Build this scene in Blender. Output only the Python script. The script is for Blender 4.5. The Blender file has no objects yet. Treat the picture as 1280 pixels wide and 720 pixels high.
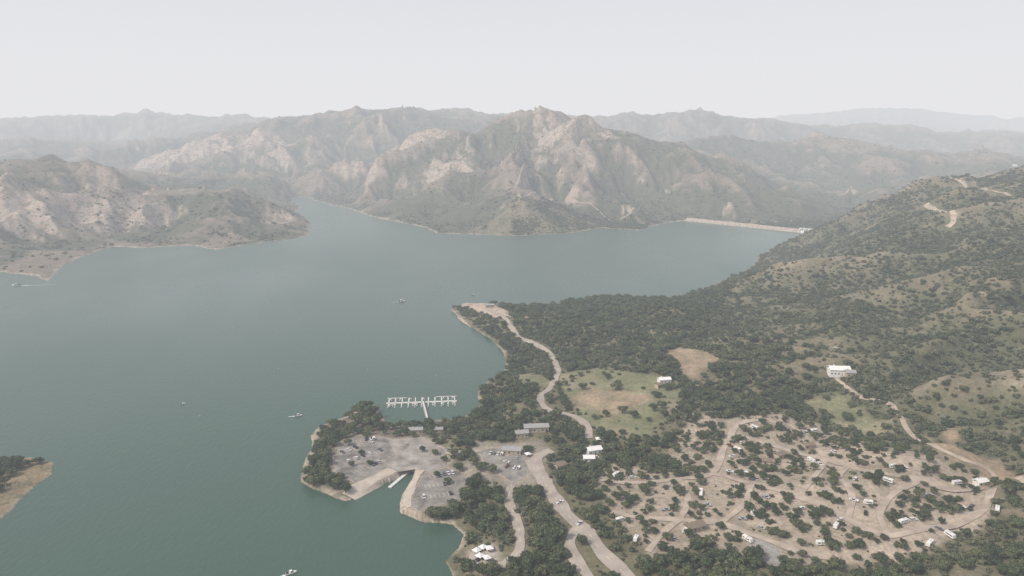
import bpy, math, random
import numpy as np
from mathutils import Vector
random.seed(7); rng=np.random.default_rng(11)
sc=bpy.context.scene
# ------------------------------------------------------------------ survey frame
H=250.0; F=914.0; PITCH=math.radians(12.04); CP,SP=math.cos(PITCH),math.sin(PITCH)
def rdir(u,v):
    dx=(u-640)/F; dy=(360-v)/F
    return dx, CP+dy*SP, -SP+dy*CP
def Qz(u,v,z=0.0):
    a,b,c=rdir(u,v); t=(z-H)/c
    return (a*t,b*t)
def crest(u,v,Y):
    a,b,c=rdir(u,v); t=Y/b
    return (a*t,Y,H+c*t)
# ------------------------------------------------------------------ noise
def h2(ix,iy,s):
    n=(ix*374761393+iy*668265263+s*974634777)&0xffffffff
    n=((n^(n>>13))*1274126177)&0xffffffff
    n=n^(n>>16)
    return n/4294967296.0
def perlin(x,y,s=0):
    xf=np.floor(x);yf=np.floor(y);ix=xf.astype(np.int64);iy=yf.astype(np.int64)
    fx=x-xf;fy=y-yf
    u=fx*fx*fx*(fx*(fx*6-15)+10);v=fy*fy*fy*(fy*(fy*6-15)+10)
    def g(i,j):
        a=h2(ix+i,iy+j,s)*6.2831853
        return np.cos(a)*(fx-i)+np.sin(a)*(fy-j)
    a=g(0,0)*(1-u)+g(1,0)*u; b=g(0,1)*(1-u)+g(1,1)*u
    return (a*(1-v)+b*v)*1.4
def fbm(x,y,s=0,o=4):
    r=0;a=1;t=0
    for k in range(o):
        r=r+a*perlin(x*2**k+k*17.3,y*2**k-k*9.1,s+k);t+=a;a*=.5
    return r/t
def ridged(x,y,s=0,o=5,gain=.45):
    r=0;a=1;t=0;w=1
    for k in range(o):
        v=1-np.sqrt(perlin(x*2.05**k+k*7.3,y*2.05**k+k*3.1,s+k)**2+.003)*1.9
        v=np.clip(v,0,1)**2*w;w=np.clip(v*1.5,0,1)
        r=r+a*v;t+=a;a*=gain
    return r/t
def gully(x,y,dx,dy,cell,seed):
    X=x/cell;Y=y/cell;xf=np.floor(X);yf=np.floor(Y);ix=xf.astype(np.int64);iy=yf.astype(np.int64)
    fx=X-xf;fy=Y-yf;c=0;s=0;W=1e-6
    for i in(-1,0,1):
        for j in(-1,0,1):
            px=fx-i-h2(ix+i,iy+j,seed);py=fy-j-h2(ix+i,iy+j,seed+5)
            w=np.exp(-3.5*(px*px+py*py));m=(px*dx+py*dy)*6.2831853
            c=c+np.cos(m)*w;s=s-np.sin(m)*w;W=W+w
    return c/W,s/W
def sstep(a,b,x):
    t=np.clip((x-a)/(b-a),0,1);return t*t*(3-2*t)
def sdpoly(poly,x,y):
    d=np.full(x.shape,1e18);ins=np.zeros(x.shape,bool)
    n=len(poly)
    for k in range(n):
        ax,ay=poly[k];bx,by=poly[(k+1)%n];ex,ey=bx-ax,by-ay
        wx=x-ax;wy=y-ay;L=ex*ex+ey*ey+1e-9
        t=np.clip((wx*ex+wy*ey)/L,0,1)
        d=np.minimum(d,(wx-ex*t)**2+(wy-ey*t)**2)
        if ay!=by:
            c=((ay>y)!=(by>y))&(x<(bx-ax)*(y-ay)/(by-ay)+ax);ins^=c
    d=np.sqrt(d);return np.where(ins,d,-d)
def sdline(pts,x,y):
    d=np.full(x.shape,1e18)
    for k in range(len(pts)-1):
        ax,ay=pts[k][:2];bx,by=pts[k+1][:2];ex,ey=bx-ax,by-ay
        wx=x-ax;wy=y-ay;t=np.clip((wx*ex+wy*ey)/(ex*ex+ey*ey+1e-9),0,1)
        d=np.minimum(d,(wx-ex*t)**2+(wy-ey*t)**2)
    return np.sqrt(d)
# ------------------------------------------------------------------ shoreline
near=[(566,720),(558,702),(572,686),(580,668),(566,656),(528,652),(514,646),(500,640),(502,624),(514,604),(520,590),(507,590),(488,602),(468,610),(450,620),(432,627),(402,616),(377,603),(379,585),(390,562),(388,545),(402,532),(436,520),(446,508),(466,506),(478,520),(484,534),(508,532),(535,526),(562,524),(588,518),(600,505),(598,490),(610,476),(630,468),(633,455),(628,440),(615,425),(595,412),(575,400),(564,387),(582,379),(612,381),(650,385),(700,379),(760,371),(830,373),(862,368),(905,350),(942,334),(948,320),(985,303),(1022,292)]
far=[(1000,288),(940,281),(868,275),(830,279),(800,288),(750,285),(715,291),(690,293),(640,295),(590,293),(545,292),(535,285),(510,280),(470,272),(440,262),(405,254),(385,247),(362,245),(366,252),(376,258),(370,266),(386,276),(388,291),(372,298),(330,303),(270,312),(235,307),(180,310),(142,308),(110,318),(82,330),(60,351),(45,345),(0,340),(-120,336)]
W0=[Qz(u,v) for u,v in near]; W1=[Qz(u,v) for u,v in far]
water=[(-20,-600),(-30,200)]+W0+W1+[(-3200,1500),(-3200,-600)]
pen=[Qz(u,v) for u,v in [(70,578),(67,592),(45,608),(22,628),(0,650),(-60,690),(-300,700),(-300,560),(-60,568),(0,574),(40,571)]]
lots_px={'boat_launch_parking_lot':[(420,590),(416,574),(426,556),(448,545),(478,547),(496,550),(498,562),(486,586),(468,598),(442,602)],
 'marina_plaza':[(486,550),(530,547),(556,562),(560,582),(540,590),(520,586),(500,589),(484,590),(496,570)],
 'trailer_parking_lot':[(530,594),(558,585),(580,592),(584,604),(574,624),(546,632),(522,638),(512,632),(520,610)],
 'store_parking_lot':[(598,562),(628,560),(660,569),(666,582),(654,598),(640,604),(620,588),(604,576)]}
LZ=4.0
lots={k:[Qz(u,v,LZ) for u,v in p] for k,p in lots_px.items()}
# ------------------------------------------------------------------ control heights
C=[]
for u,v,z in [(450,570,4),(400,590,3),(560,590,4.5),(560,550,4),(620,560,4.5),(650,640,6),(600,700,6),(700,600,8),(750,700,12),(640,720,8),(700,530,8),(640,500,6),(650,470,6),(660,430,8),(620,400,9),(600,385,8),(720,480,10),(800,500,14),(760,440,14),(700,410,12),(760,392,12),(820,385,14),(850,460,20),(900,520,18),(1000,560,20),(1100,620,24),(1200,640,28),(1000,680,18),(1150,700,24),(1280,700,32),(870,620,15),(850,560,15),
 (1280,590,38),(1280,460,55),(1280,370,84),(1280,300,106),(1280,250,143),(1100,540,28),(1100,430,44),(1100,370,62),(1100,300,84),(1100,270,90),(1200,570,36),(1200,500,46),(1200,430,60),(1200,370,80),(1200,300,108),(1200,250,137),
 (1000,500,22),(1000,450,30),(1000,400,42),(1000,350,50),(1000,320,38),(900,470,19),(900,420,28),(900,380,30),(900,362,18),(950,430,28),(950,380,42),(950,340,30),(1048,467,33),(1420,600,50),(1420,450,80),(1420,350,120),(1420,250,165)]:
    x,y=Qz(u,v,z);C.append((x,y,z))
for u,v,Y in [(1400,192,1400),(1280,207,1500),(1200,218,1600),(1150,231,1650),(1100,252,1750),(1050,277,1850),(1550,180,1500),
 # main mountain crest
 (470,222,2850),(500,203,2850),(540,181,2900),(580,163,2900),(620,150,2900),(645,144,2900),(664,143,2900),(690,155,2850),(715,148,2950),(745,151,2900),(772,160,2800),(800,174,2700),(850,194,2600),(900,214,2500),(950,240,2400),(1000,262,2250),(1040,277,2100),
 # spurs and hollows
 (665,178,2550),(655,215,2300),(648,250,2050),(725,180,2600),(752,215,2350),(785,252,2100),(560,215,2500),(570,255,2150),(600,240,2250),(700,250,2250),(620,210,2600),(845,235,2350),(900,258,2150),(480,250,2350),(510,240,2450),(695,206,2600),(815,228,2450),
 # ridge right behind
 (840,178,3700),(870,168,3700),(910,164,3800),(960,171,3800),(1020,173,3800),(1080,181,3700),(1130,190,3500),(1180,200,3300),(1230,196,3400),(1300,192,3500),(1400,185,3500),(1000,225,2900),(1050,238,2800),(1100,240,2700),(1160,232,2600),(950,212,3100),
 (1050,258,2350),(1100,252,2400),(780,190,3900),(800,195,3500),(850,200,4500),(900,202,4500),(1000,202,4500),(1100,205,4500),(1250,205,4300),
 (770,150,5200),(820,148,5200),(860,142,5300),(900,141,5300),(940,152,5200),(1000,160,5200),(1060,163,5500),(1110,157,5600),(1160,164,5600),(1220,166,5600),(1290,163,5800),(1450,165,5800),
 (960,152,9500),(1010,146,9600),(1060,140,9800),(1130,132,10000),(1190,139,10000),(1280,136,10000),(1400,140,10000),(1100,172,7500),(900,172,7500),
 # left back
 (330,150,4600),(370,145,4500),(420,141,4400),(460,137,4300),(500,134,4300),(540,140,4300),(585,150,4200),(430,178,3700),(380,195,3500),(470,195,3500),(420,218,3200),(520,175,3700),(620,175,3900),(700,175,3900),
 (-200,155,6000),(-80,156,6000),(0,153,6000),(60,150,6000),(130,148,6200),(175,146,6200),(220,151,6200),(265,148,6200),(310,151,6000),(100,182,5000),(220,182,5000),(-50,182,5000),
 (200,188,3800),(260,176,3800),(320,166,3800),(350,178,3500),(130,205,3700),(60,178,4300),(0,174,4500),(-120,174,4500),(140,227,3300),(230,222,3000),(300,222,2900),(340,230,2800),
 (170,250,2050),(200,242,2100),(250,238,2100),(300,242,2100),(340,255,2050),(372,276,1950),(250,275,1850),(310,280,1850),
 (-150,200,2100),(-60,203,2000),(0,208,2000),(40,214,2000),(85,226,1950),(120,237,1900),(150,248,1850),(20,262,1750),(70,272,1720),(130,294,1750),(-100,270,1750),(60,215,2700),(0,205,3000),
 ]:
    C.append(crest(u,v,Y))
for x,y in W0+W1: C.append((x,y,1.0))
for x,y in pen: C.append((x,y,1.0))
C+=[(-350,480,10),(-300,520,8),(1500,200,90),(900,100,40),(300,150,15),(300,-300,30),(2200,900,200),(-2600,2000,120),(-3500,3500,160),(4500,4500,220),(6000,9000,200),(-6000,9000,250),(0,9000,150),(0,14000,120),(-9000,14000,150),(9000,14000,150),(3500,2500,180),(-3200,6000,200),(5000,2000,200)]
C=np.array(C);keep=[]
for i in range(len(C)):
    if all((C[i,0]-C[j,0])**2+(C[i,1]-C[j,1])**2>64 for j in keep): keep.append(i)
C=C[keep];EPS=400.0
K=-np.sqrt((C[:,None,0]-C[None,:,0])**2+(C[:,None,1]-C[None,:,1])**2+EPS)
n=len(C);A=np.zeros((n+1,n+1));A[:n,:n]=K;A[:n,n]=1;A[n,:n]=1
A[:n,:n]-=np.eye(n)*1.5
sol=np.linalg.solve(A,np.append(C[:,2],0));WT=sol[:n];W0c=sol[n]
def _terr(x,y):
    z=np.full(x.shape,W0c);gx=np.zeros(x.shape);gy=np.zeros(x.shape)
    R=np.sqrt(x*x+y*y);fw=sstep(1500,2500,R)
    wx=x+perlin(x/350,y/350,101)*70*fw+perlin(x/130,y/130,103)*24*fw;wy=y+perlin(x/350,y/350,102)*70*fw+perlin(x/130,y/130,104)*24*fw
    for k in range(n):
        dx=wx-C[k,0];dy=wy-C[k,1];r=np.sqrt(dx*dx+dy*dy+EPS)
        z-=WT[k]*r;q=WT[k]/r;gx-=q*dx;gy-=q*dy
    farf=1-sstep(11000,15000,R)
    z=z*farf+30*(1-farf)
    wob=np.clip(R/1800,0,1.5)
    sd=np.maximum(-sdpoly(water,x,y),sdpoly(pen,x,y))
    nearlot=np.full(x.shape,-1e9)
    for p in lots.values(): nearlot=np.maximum(nearlot,sdpoly(p,x,y))
    sd=sd+(fbm(x/55,y/55,3,3)*11*wob+perlin(x/14,y/14,4)*2.0*np.clip(wob,.4,1))*sstep(6,22,-nearlot)
    sp=np.maximum(sd,0)
    left=sstep(-200,-500,x)
    sl=np.sqrt(gx*gx+gy*gy);shore=(1-np.exp(-sp/(55-20*left)))
    s0=np.minimum(sl*(1.2+.5*left),.6)*farf*shore*sstep(0.03,.10,sl)
    s0=np.maximum(s0,.25*fw*farf*(1-np.exp(-sp/140)))
    g1x,g1y=gx.copy(),gy.copy();e=np.zeros(x.shape);dz=np.zeros(x.shape);tot=0
    for cell,kk,seed in((520,.16,21),(240,.22,31),(110,.21,41),(50,.16,51),(26,.09,57)):
        L=np.sqrt(g1x*g1x+g1y*g1y)+.02
        px,py=-g1y/L,g1x/L
        c,s=gully(x,y,px,py,cell,seed)
        c2=(.45*c+.55*(1-2*np.sqrt(np.clip((1-c)/2,0,1)+.008))) if cell>60 else c
        amp=kk*cell*s0*(.85+.17*fw)
        dz+=amp*c2;g1x+=amp*6.283/cell*s*px;g1y+=amp*6.283/cell*s*py
        wgt={520:1,240:1,110:.8,50:.5,26:.3}[cell];e+=wgt*c;tot+=wgt
    e/=tot
    rg_=ridged(wx/780,wy/780,201,5)
    lo=1-.4*sstep(4500,5500,R)
    dz+=fw*farf*(1-np.exp(-sp/260))*(rg_-.38)*72*lo
    rn=ridged(wx/230,wy/230,301,4);dz+=(rn-.35)*(34+34*np.maximum(fw,left))*np.minimum(s0,.45)
    e=e+(rg_-.35)*fw*.6+(rn-.35)*.45
    base=np.maximum(z,1.0)
    h=1.6*(1-np.exp(-sp/5))+base*(1-np.exp(-sp/20))+dz+fbm(x/300,y/300,8,4)*40*s0
    h+=perlin(x/18,y/18,9)*.5*sstep(5,40,sp)
    h=np.maximum(h,.5+.9*(1-np.exp(-sp/6))+np.minimum(sp,60)*.06*(R>1500))
    w=sstep(-14,-1,nearlot)
    h=h*(1-w)+LZ*w
    hw=-.4+np.maximum(np.minimum(sd,0)*.3,-15)
    h=np.where(sd>0,h,hw)
    return h,sd,e,sl,z
def terr(x,y,ch=40000):
    x=np.asarray(x,float).ravel();y=np.asarray(y,float).ravel()
    outs=[_terr(x[i:i+ch],y[i:i+ch]) for i in range(0,len(x),ch)]
    return [np.concatenate([o[k] for o in outs]) for k in range(5)]
def height(x,y): return terr(x,y)[0]
RS=np.exp(np.linspace(math.log(330),math.log(7000),420))
def locate(pts,up=0.0):
    """surveyed bearing/depression -> ground position, intersecting the terrain"""
    P=np.array(pts,float);out=[]
    a,b,c=rdir(P[:,0],P[:,1]);hz=np.sqrt(a*a+b*b)
    T=RS[None,:]/hz[:,None];X=a[:,None]*T;Y=b[:,None]*T;Z=H+c[:,None]*T
    h=np.maximum(height(X,Y).reshape(X.shape),0)
    for i in range(len(P)):
        d=Z[i]-h[i];k=np.argmax(d<0)
        if k==0: k=len(RS)-1
        f=d[k-1]/(d[k-1]-d[k]+1e-9);f=min(max(f,0),1)
        out.append((X[i,k-1]*(1-f)+X[i,k]*f,Y[i,k-1]*(1-f)+Y[i,k]*f))
    return out
# ------------------------------------------------------------------ roads & zones (surveyed)
roads_px={
 'shore_road':(6.5,[(598,381),(622,392),(640,410),(664,428),(688,444),(697,462),(690,482),(676,496),(684,512),(716,520),(734,534),(736,548)],'road'),
 'entrance_road':(9.5,[(795,735),(775,712),(752,690),(733,664),(706,640),(686,612),(676,592),(670,574),(690,563)],'road'),
 'service_road':(7,[(740,730),(722,704),(712,680),(722,660),(733,664)],'road'),
 'plaza_road':(8,[(556,566),(580,566),(600,562)],'road'),
 'lot_link_road':(7,[(660,575),(670,590),(678,600)],'road'),
 'south_loop_road':(6,[(640,606),(636,626),(646,652),(650,672),(648,690),(630,706),(606,708),(592,696),(598,686)],'road'),
 'point_track':(8,[(576,384),(590,380),(606,384),(622,388)],'dirt'),
 'ridge_road':(3.4,[(1044,472),(1066,490),(1092,500),(1116,508),(1130,530),(1146,550),(1176,562),(1206,576),(1240,592),(1290,614)],'dirt'),
 'far_shore_road':(4,[(650,247),(690,250),(740,256),(790,262),(832,269),(868,272)],'dirt'),
 'camp_road_a':(5,[(764,640),(800,648),(850,650),(900,655),(950,672),(1000,690),(1050,700)],'camp'),
 'camp_road_b':(5,[(748,600),(790,604),(840,600),(890,592),(905,560),(925,530),(960,524)],'camp'),
 'camp_road_c':(5,[(890,592),(940,605),(1000,622),(1060,650),(1110,670),(1170,660),(1225,640),(1240,612)],'camp'),
 'camp_road_d':(5,[(925,545),(975,560),(1030,575),(1090,590),(1150,600),(1230,612)],'camp'),
 'camp_road_e':(4,[(900,655),(930,630),(940,605)],'camp'),
 'camp_road_f':(4,[(1000,622),(1015,600),(1030,575),(1010,550),(985,530)],'camp'),
 'camp_road_g':(4,[(1110,670),(1100,640),(1120,615),(1150,600)],'camp'),
 'camp_road_h':(4,[(810,690),(830,665),(850,650)],'camp'),
 'camp_road_i':(4,[(850,600),(860,625),(850,650)],'camp'),
 'camp_road_j':(4,[(1060,650),(1065,620),(1050,597),(1060,582)],'camp'),
 'boat_ramp':(12,[(492,588),(468,600),(448,612),(436,621)],'conc'),
 'launch_ramp':(8,[(524,588),(514,606),(507,624),(508,638)],'conc'),
 'shore_path':(3.5,[(572,396),(592,413),(612,427),(626,442),(630,456)],'dirt'),
}
hill_roads={'hilltop_road':(8,[(1184,284),(1192,272),(1176,264),(1156,256)],'dirt'),
 'summit_road':(8,[(1190,222),(1206,230),(1234,238),(1262,245)],'dirt')}
roads_px.update(hill_roads)
allp=[];idx={}
for k,(w,p,m) in roads_px.items(): idx[k]=(len(allp),len(p));allp+=p
zones_px={
 'camp':[(905,522),(960,516),(1000,522),(1060,548),(1140,564),(1232,600),(1245,640),(1180,678),(1100,705),(1010,712),(930,695),(880,680),(815,695),(770,650),(742,596),(760,580),(850,588),(890,570)],
 'camp2':[(870,516),(905,522),(890,575),(850,590),(830,570)],
 'meadow':[(700,468),(742,460),(790,466),(850,478),(856,505),(810,545),(760,550),(728,520),(704,496)],
 'meadow2':[(640,470),(670,465),(690,480),(660,486)],
 'meadow3':[(1000,500),(1060,490),(1090,520),(1120,540),(1080,545),(1030,525)],
 'dirt':[(830,440),(850,434),(885,440),(904,450),(882,462),(872,474),(850,470),(846,456)],
 'dirt2':[(712,495),(735,484),(760,488),(800,490),(815,500),(780,512),(760,522),(740,508),(720,512)],
 'dirt3':[(1160,545),(1200,560),(1250,575),(1290,590),(1290,600),(1220,585),(1170,570)],
 'dirt4':[(1180,535),(1200,530),(1196,560),(1176,552)],
 'point':[(574,382),(600,376),(624,384),(640,396),(620,398),(596,390)],
 'clear':[(596,552),(680,550),(684,600),(650,612),(600,600),(560,600)],
 'south':[(586,690),(620,680),(630,700),(610,716),(590,712)],
 'grey':[(930,665),(965,672),(985,700),(960,712),(936,690)],
}
for k,p in zones_px.items(): idx['z_'+k]=(len(allp),len(p));allp+=p
sites=[ # buildings: u,v,w,d,h,rot,roof
 (670,538,20,8,4,.1,0),(652,545,10,7,3.5,.2,0),(640,566,14,8,3.5,-.1,0),(742,566,11,7,3.5,.3,1),(736,576,8,6,3,.0,1),(830,478,11,7,3.5,.2,1),(824,484,7,5,3,.5,2),(1048,467,18,11,5,-.1,1),(1062,470,8,8,4,-.1,0),(660,400,8,6,3,0,2),(612,384,12,6,3.5,.2,0),(1225,606,8,5,3,.3,1),(868,662,12,6,3,.4,2),(1010,560,8,5,3,.2,2),(960,580,8,5,3,-.3,2),(520,541,11,6,3.5,.1,0),(548,540,7,5,3,.1,0),(700,585,8,6,3,.6,2),(1268,208,16,9,5,0,1),(975,572,8,5,3,.5,2)]
idx['sites']=(len(allp),len(sites));allp+=[(s[0],s[1]) for s in sites]
G=locate(allp)
def seg(k): a,b=idx[k];return G[a:a+b]
zones={k[2:]:seg(k) for k in idx if k.startswith('z_')}
def smooth(p,step=4.0):
    P=[Vector((q[0],q[1])) for q in p];P=[P[0]*2-P[1]]+P+[P[-1]*2-P[-2]];out=[]
    for i in range(1,len(P)-2):
        a,b,c,d=P[i-1:i+3];m=max(2,int((c-b).length/step))
        for j in range(m):
            t=j/m;out.append(.5*((2*b)+(c-a)*t+(2*a-5*b+4*c-d)*t*t+(3*b-a-3*c+d)*t**3))
    out.append(P[-2]);return out
roads={k:smooth(seg(k)) for k in roads_px}
for k in list(roads):
    s_=seg(k)
    if (k in hill_roads or k=='far_shore_road') and max(math.dist(s_[i],s_[i+1]) for i in range(len(s_)-1))>380: print('dropped',k);del roads[k];del roads_px[k]
def coarse(l,s=3): 
    r=[tuple(q) for q in l[::s]]
    r.append(tuple(l[-1]));return r
# ------------------------------------------------------------------ helpers
def new_mat(name):
    m=bpy.data.materials.new(name);m.use_nodes=True;nt=m.node_tree
    return m,nt,nt.nodes['Principled BSDF']
def simple(name,col,rough=.7,var=.15,scale=.6,metal=0,spec=.3):
    m,nt,b=new_mat(name)
    tc=nt.nodes.new('ShaderNodeTexCoord');nz=nt.nodes.new('ShaderNodeTexNoise');nz.inputs['Scale'].default_value=scale;nz.inputs['Detail'].default_value=5
    mr=nt.nodes.new('ShaderNodeMapRange');mr.inputs[1].default_value=.3;mr.inputs[2].default_value=.7;mr.inputs[3].default_value=1-var;mr.inputs[4].default_value=1+var
    vm=nt.nodes.new('ShaderNodeVectorMath');vm.operation='SCALE';vm.inputs[0].default_value=col
    nt.links.new(tc.outputs['Object'],nz.inputs['Vector']);nt.links.new(nz.outputs[0],mr.inputs[0]);nt.links.new(mr.outputs[0],vm.inputs['Scale'])
    nt.links.new(vm.outputs[0],b.inputs['Base Color']);b.inputs['Roughness'].default_value=rough;b.inputs['Metallic'].default_value=metal
    b.inputs['Specular IOR Level'].default_value=spec
    return m
def mesh_obj(name,V,Fc,mats,midx=None,sm=False,loc=None,rot=0,link=True):
    me=bpy.data.meshes.new(name);me.from_pydata([tuple(v) for v in V],[],Fc)
    for m in mats: me.materials.append(m)
    if midx is not None: me.polygons.foreach_set('material_index',midx)
    if sm: me.polygons.foreach_set('use_smooth',[True]*len(me.polygons))
    me.update();o=bpy.data.objects.new(name,me)
    if link: sc.collection.objects.link(o)
    if loc is not None:o.location=loc
    o.rotation_euler[2]=rot
    return o
# ------------------------------------------------------------------ terrain sheet
a0=np.radians(np.linspace(-40,40,1130));ac=np.radians(np.linspace(-85,-40,50))[:-1]
ang=np.concatenate([ac,a0,-ac[::-1]])
rad=np.concatenate([np.exp(np.linspace(math.log(120),math.log(350),30))[:-1],np.exp(np.linspace(math.log(350),math.log(4600),760))[:-1],np.exp(np.linspace(math.log(4600),math.log(32000),200))])
RR,AA=np.meshgrid(rad,ang,indexing='ij');TX=(RR*np.sin(AA)).ravel();TY=(RR*np.cos(AA)).ravel()
th,tsd,te,tsl,tz=terr(TX,TY)
nr,na=len(rad),len(ang)
def mixc(c,d,t): return c*(1-t[:,None])+np.array(d)[None,:]*t[:,None]
R=np.sqrt(TX**2+TY**2)
side=np.where((tsd>0)&(R<2000)&(TX>-60),0.,1.)
side=np.where(R>2000,1.,side)
n1=fbm(TX/420,TY/420,61,4);n2=fbm(TX/70,TY/70,71,4);n3=fbm(TX/16,TY/16,81,3);n4=fbm(TX/1500,TY/1500,91,3)
col=np.tile(np.array([.215,.180,.145]),(len(TX),1))
Hh=th.reshape(nr,na)
dr=np.gradient(Hh,axis=0)/np.gradient(RR,axis=0);da=np.gradient(Hh,axis=1)/(RR*np.gradient(AA,axis=1))
slope=np.sqrt(dr**2+da**2).ravel()
veg=sstep(-.35,.3,-te*1.15+n1*.8+n2*.6+n3*.35+.13+.25*(1-sstep(10,110,th))*(side>.5))
col=mixc(col,[.30,.245,.20],sstep(.15,.6,n2*.6+n1*.6+slope*.6-.22)*.8)
cl_=np.zeros(len(TX))
for u,v,Y,rr in[(100,255,1850,190),(50,290,1740,130),(10,300,1720,130),(240,185,3750,420),(320,175,3700,260),(200,195,3700,300),(690,168,2780,110),(725,165,2850,110),(560,205,2650,120),(760,178,2700,90),(350,265,1950,80),(180,270,1900,90),(880,200,3000,200),(520,205,3000,160),(650,268,1950,80),(800,280,1950,80)]:
    q=crest(u,v,Y);cl_=np.maximum(cl_,np.exp(-((TX-q[0])**2+(TY-q[1])**2)/rr**2))
pale=sstep(.3,.8,cl_*.65+n2*.6+n3*.5+slope*.6-.25-.36*(1-cl_))
veg=veg*(1-.6*sstep(.3,.8,cl_))
colf=mixc(col,[.074,.084,.056],veg*.88)
colf=mixc(colf,[.44,.365,.31],pale*.72)
colh=np.tile(np.array([.175,.155,.108]),(len(TX),1))
colh=mixc(colh,[.29,.245,.185],sstep(.1,.55,n2+te*.45))
colh=mixc(colh,[.088,.10,.057],sstep(-.35,.2,-te*.6+n1*.6+n2*.6+n3*.3)*.85)
hs=1-side
c=colf*side[:,None]+colh*hs[:,None]
low=hs*(1-sstep(20,30,tz));c=mixc(c,[.15,.14,.085],low*.7)
near_i=np.where(R<1300)[0]
nx,ny=TX[near_i],TY[near_i];jit=fbm(nx/12,ny/12,5,3)*7
cn=c[near_i];nn2=n2[near_i];nn3=n3[near_i]
def zmask(k,w=5): return sstep(-w,w,sdpoly(zones[k],nx,ny)+jit)
camp=np.maximum(zmask('camp'),zmask('camp2'))
cn=mixc(cn,[.385,.325,.26],camp*np.clip(.9+nn2*.5,0,1))
cn=mixc(cn,[.20,.175,.12],camp*sstep(.05,.5,nn2+nn3*.5)*.6)
for k in('meadow','meadow2','meadow3'):
    cn=mixc(cn,[.18,.185,.105],zmask(k)*.95)
    cn=mixc(cn,[.27,.235,.16],zmask(k)*sstep(-.05,.35,nn2+nn3*.3)*.8)
for k in('dirt','dirt2','dirt4','dirt3'): cn=mixc(cn,[.34,.255,.18],zmask(k)*np.clip(.72+nn3*.9,0,.9))
cn=mixc(cn,[.42,.34,.28],zmask('point'));cn=mixc(cn,[.38,.34,.29],zmask('south'))
cn=mixc(cn,[.28,.25,.21],zmask('clear')*.8);cn=mixc(cn,[.26,.25,.23],zmask('grey',2))
lotd=np.full(nx.shape,-1e9)
for p in lots.values(): lotd=np.maximum(lotd,sdpoly(p,nx,ny))
cn=mixc(cn,[.33,.285,.23],sstep(-6,-1,lotd+jit*.5)*.85)
c[near_i]=cn
ringn=fbm(TX/40,TY/40,97,3)
ring=(1-sstep(2,7,tsd+n3*5+ringn*9-np.where(side>.5,0,-4)))*(th>-1)
c=mixc(c,[.39,.335,.275],ring*np.where(side>.5,.75,.65))
pm=sstep(-2,4,sdpoly(pen,TX,TY));c=mixc(c,[.27,.21,.13],pm*.8*(R<900))
vf=sstep(0,1,1-np.hypot((TX-crest(140,222,3400)[0])/420,(TY-3400)/260));c=mixc(c,[.12,.16,.095],vf*.7*(slope<.35))
c=np.clip(c,0,1)
me=bpy.data.meshes.new('terrain')
me.vertices.add(nr*na);me.vertices.foreach_set('co',np.stack([TX,TY,th],1).astype(np.float32).ravel())
ii=np.arange(nr-1)[:,None]*na+np.arange(na-1)[None,:]
q=np.stack([ii,ii+1,ii+na+1,ii+na],-1).reshape(-1,4)[:,::-1]
nq=len(q);me.loops.add(nq*4);me.loops.foreach_set('vertex_index',q.ravel().astype(np.int32))
me.polygons.add(nq);me.polygons.foreach_set('loop_start',(np.arange(nq)*4).astype(np.int32));me.polygons.foreach_set('loop_total',np.full(nq,4,np.int32))
me.polygons.foreach_set('use_smooth',np.ones(nq,bool));me.update(calc_edges=True)
ca=me.color_attributes.new('albedo','FLOAT_COLOR','POINT');ca.data.foreach_set('color',np.concatenate([c,side[:,None]],1).astype(np.float32).ravel())
terrain=bpy.data.objects.new('terrain',me);sc.collection.objects.link(terrain)
m,nt,b=new_mat('terrain_soil_and_scrub');L=nt.links.new
at=nt.nodes.new('ShaderNodeAttribute');at.attribute_name='albedo'
tc=nt.nodes.new('ShaderNodeTexCoord')
def noise(sc_,det=5,ro=.6):
    z=nt.nodes.new('ShaderNodeTexNoise');z.inputs['Scale'].default_value=sc_;z.inputs['Detail'].default_value=det;z.inputs['Roughness'].default_value=ro;L(tc.outputs['Object'],z.inputs['Vector']);return z
def mrange(src,a,b_,c_,d):
    z=nt.nodes.new('ShaderNodeMapRange');z.inputs[1].default_value=a;z.inputs[2].default_value=b_;z.inputs[3].default_value=c_;z.inputs[4].default_value=d;L(src,z.inputs[0]);return z.outputs[0]
na_=noise(.35,6,.7);nb=noise(.045,6,.65);nc=noise(.09,4,.7)
m1=mrange(na_.outputs[0],.3,.7,.65,1.3);m2=mrange(nb.outputs[0],.3,.7,.75,1.25)
mm=nt.nodes.new('ShaderNodeMath');mm.operation='MULTIPLY';L(m1,mm.inputs[0]);L(m2,mm.inputs[1])
vs=nt.nodes.new('ShaderNodeVectorMath');vs.operation='SCALE';L(at.outputs['Color'],vs.inputs[0]);L(mm.outputs[0],vs.inputs['Scale'])
spk=mrange(nc.outputs[0],.50,.58,0,.6)
ms=nt.nodes.new('ShaderNodeMath');ms.operation='MULTIPLY';L(spk,ms.inputs[0]);L(at.outputs['Alpha'],ms.inputs[1])
mx=nt.nodes.new('ShaderNodeMix');mx.data_type='RGBA';L(ms.outputs[0],mx.inputs[0]);L(vs.outputs[0],mx.inputs[6]);mx.inputs[7].default_value=(.08,.088,.062,1)
L(mx.outputs[2],b.inputs['Base Color']);b.inputs['Roughness'].default_value=.95;b.inputs['Specular IOR Level'].default_value=.1
bp=nt.nodes.new('ShaderNodeBump');bp.inputs['Strength'].default_value=.7;bp.inputs['Distance'].default_value=3.5;L(nb.outputs[0],bp.inputs['Height']);L(bp.outputs[0],b.inputs['Normal'])
me.materials.append(m)
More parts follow.
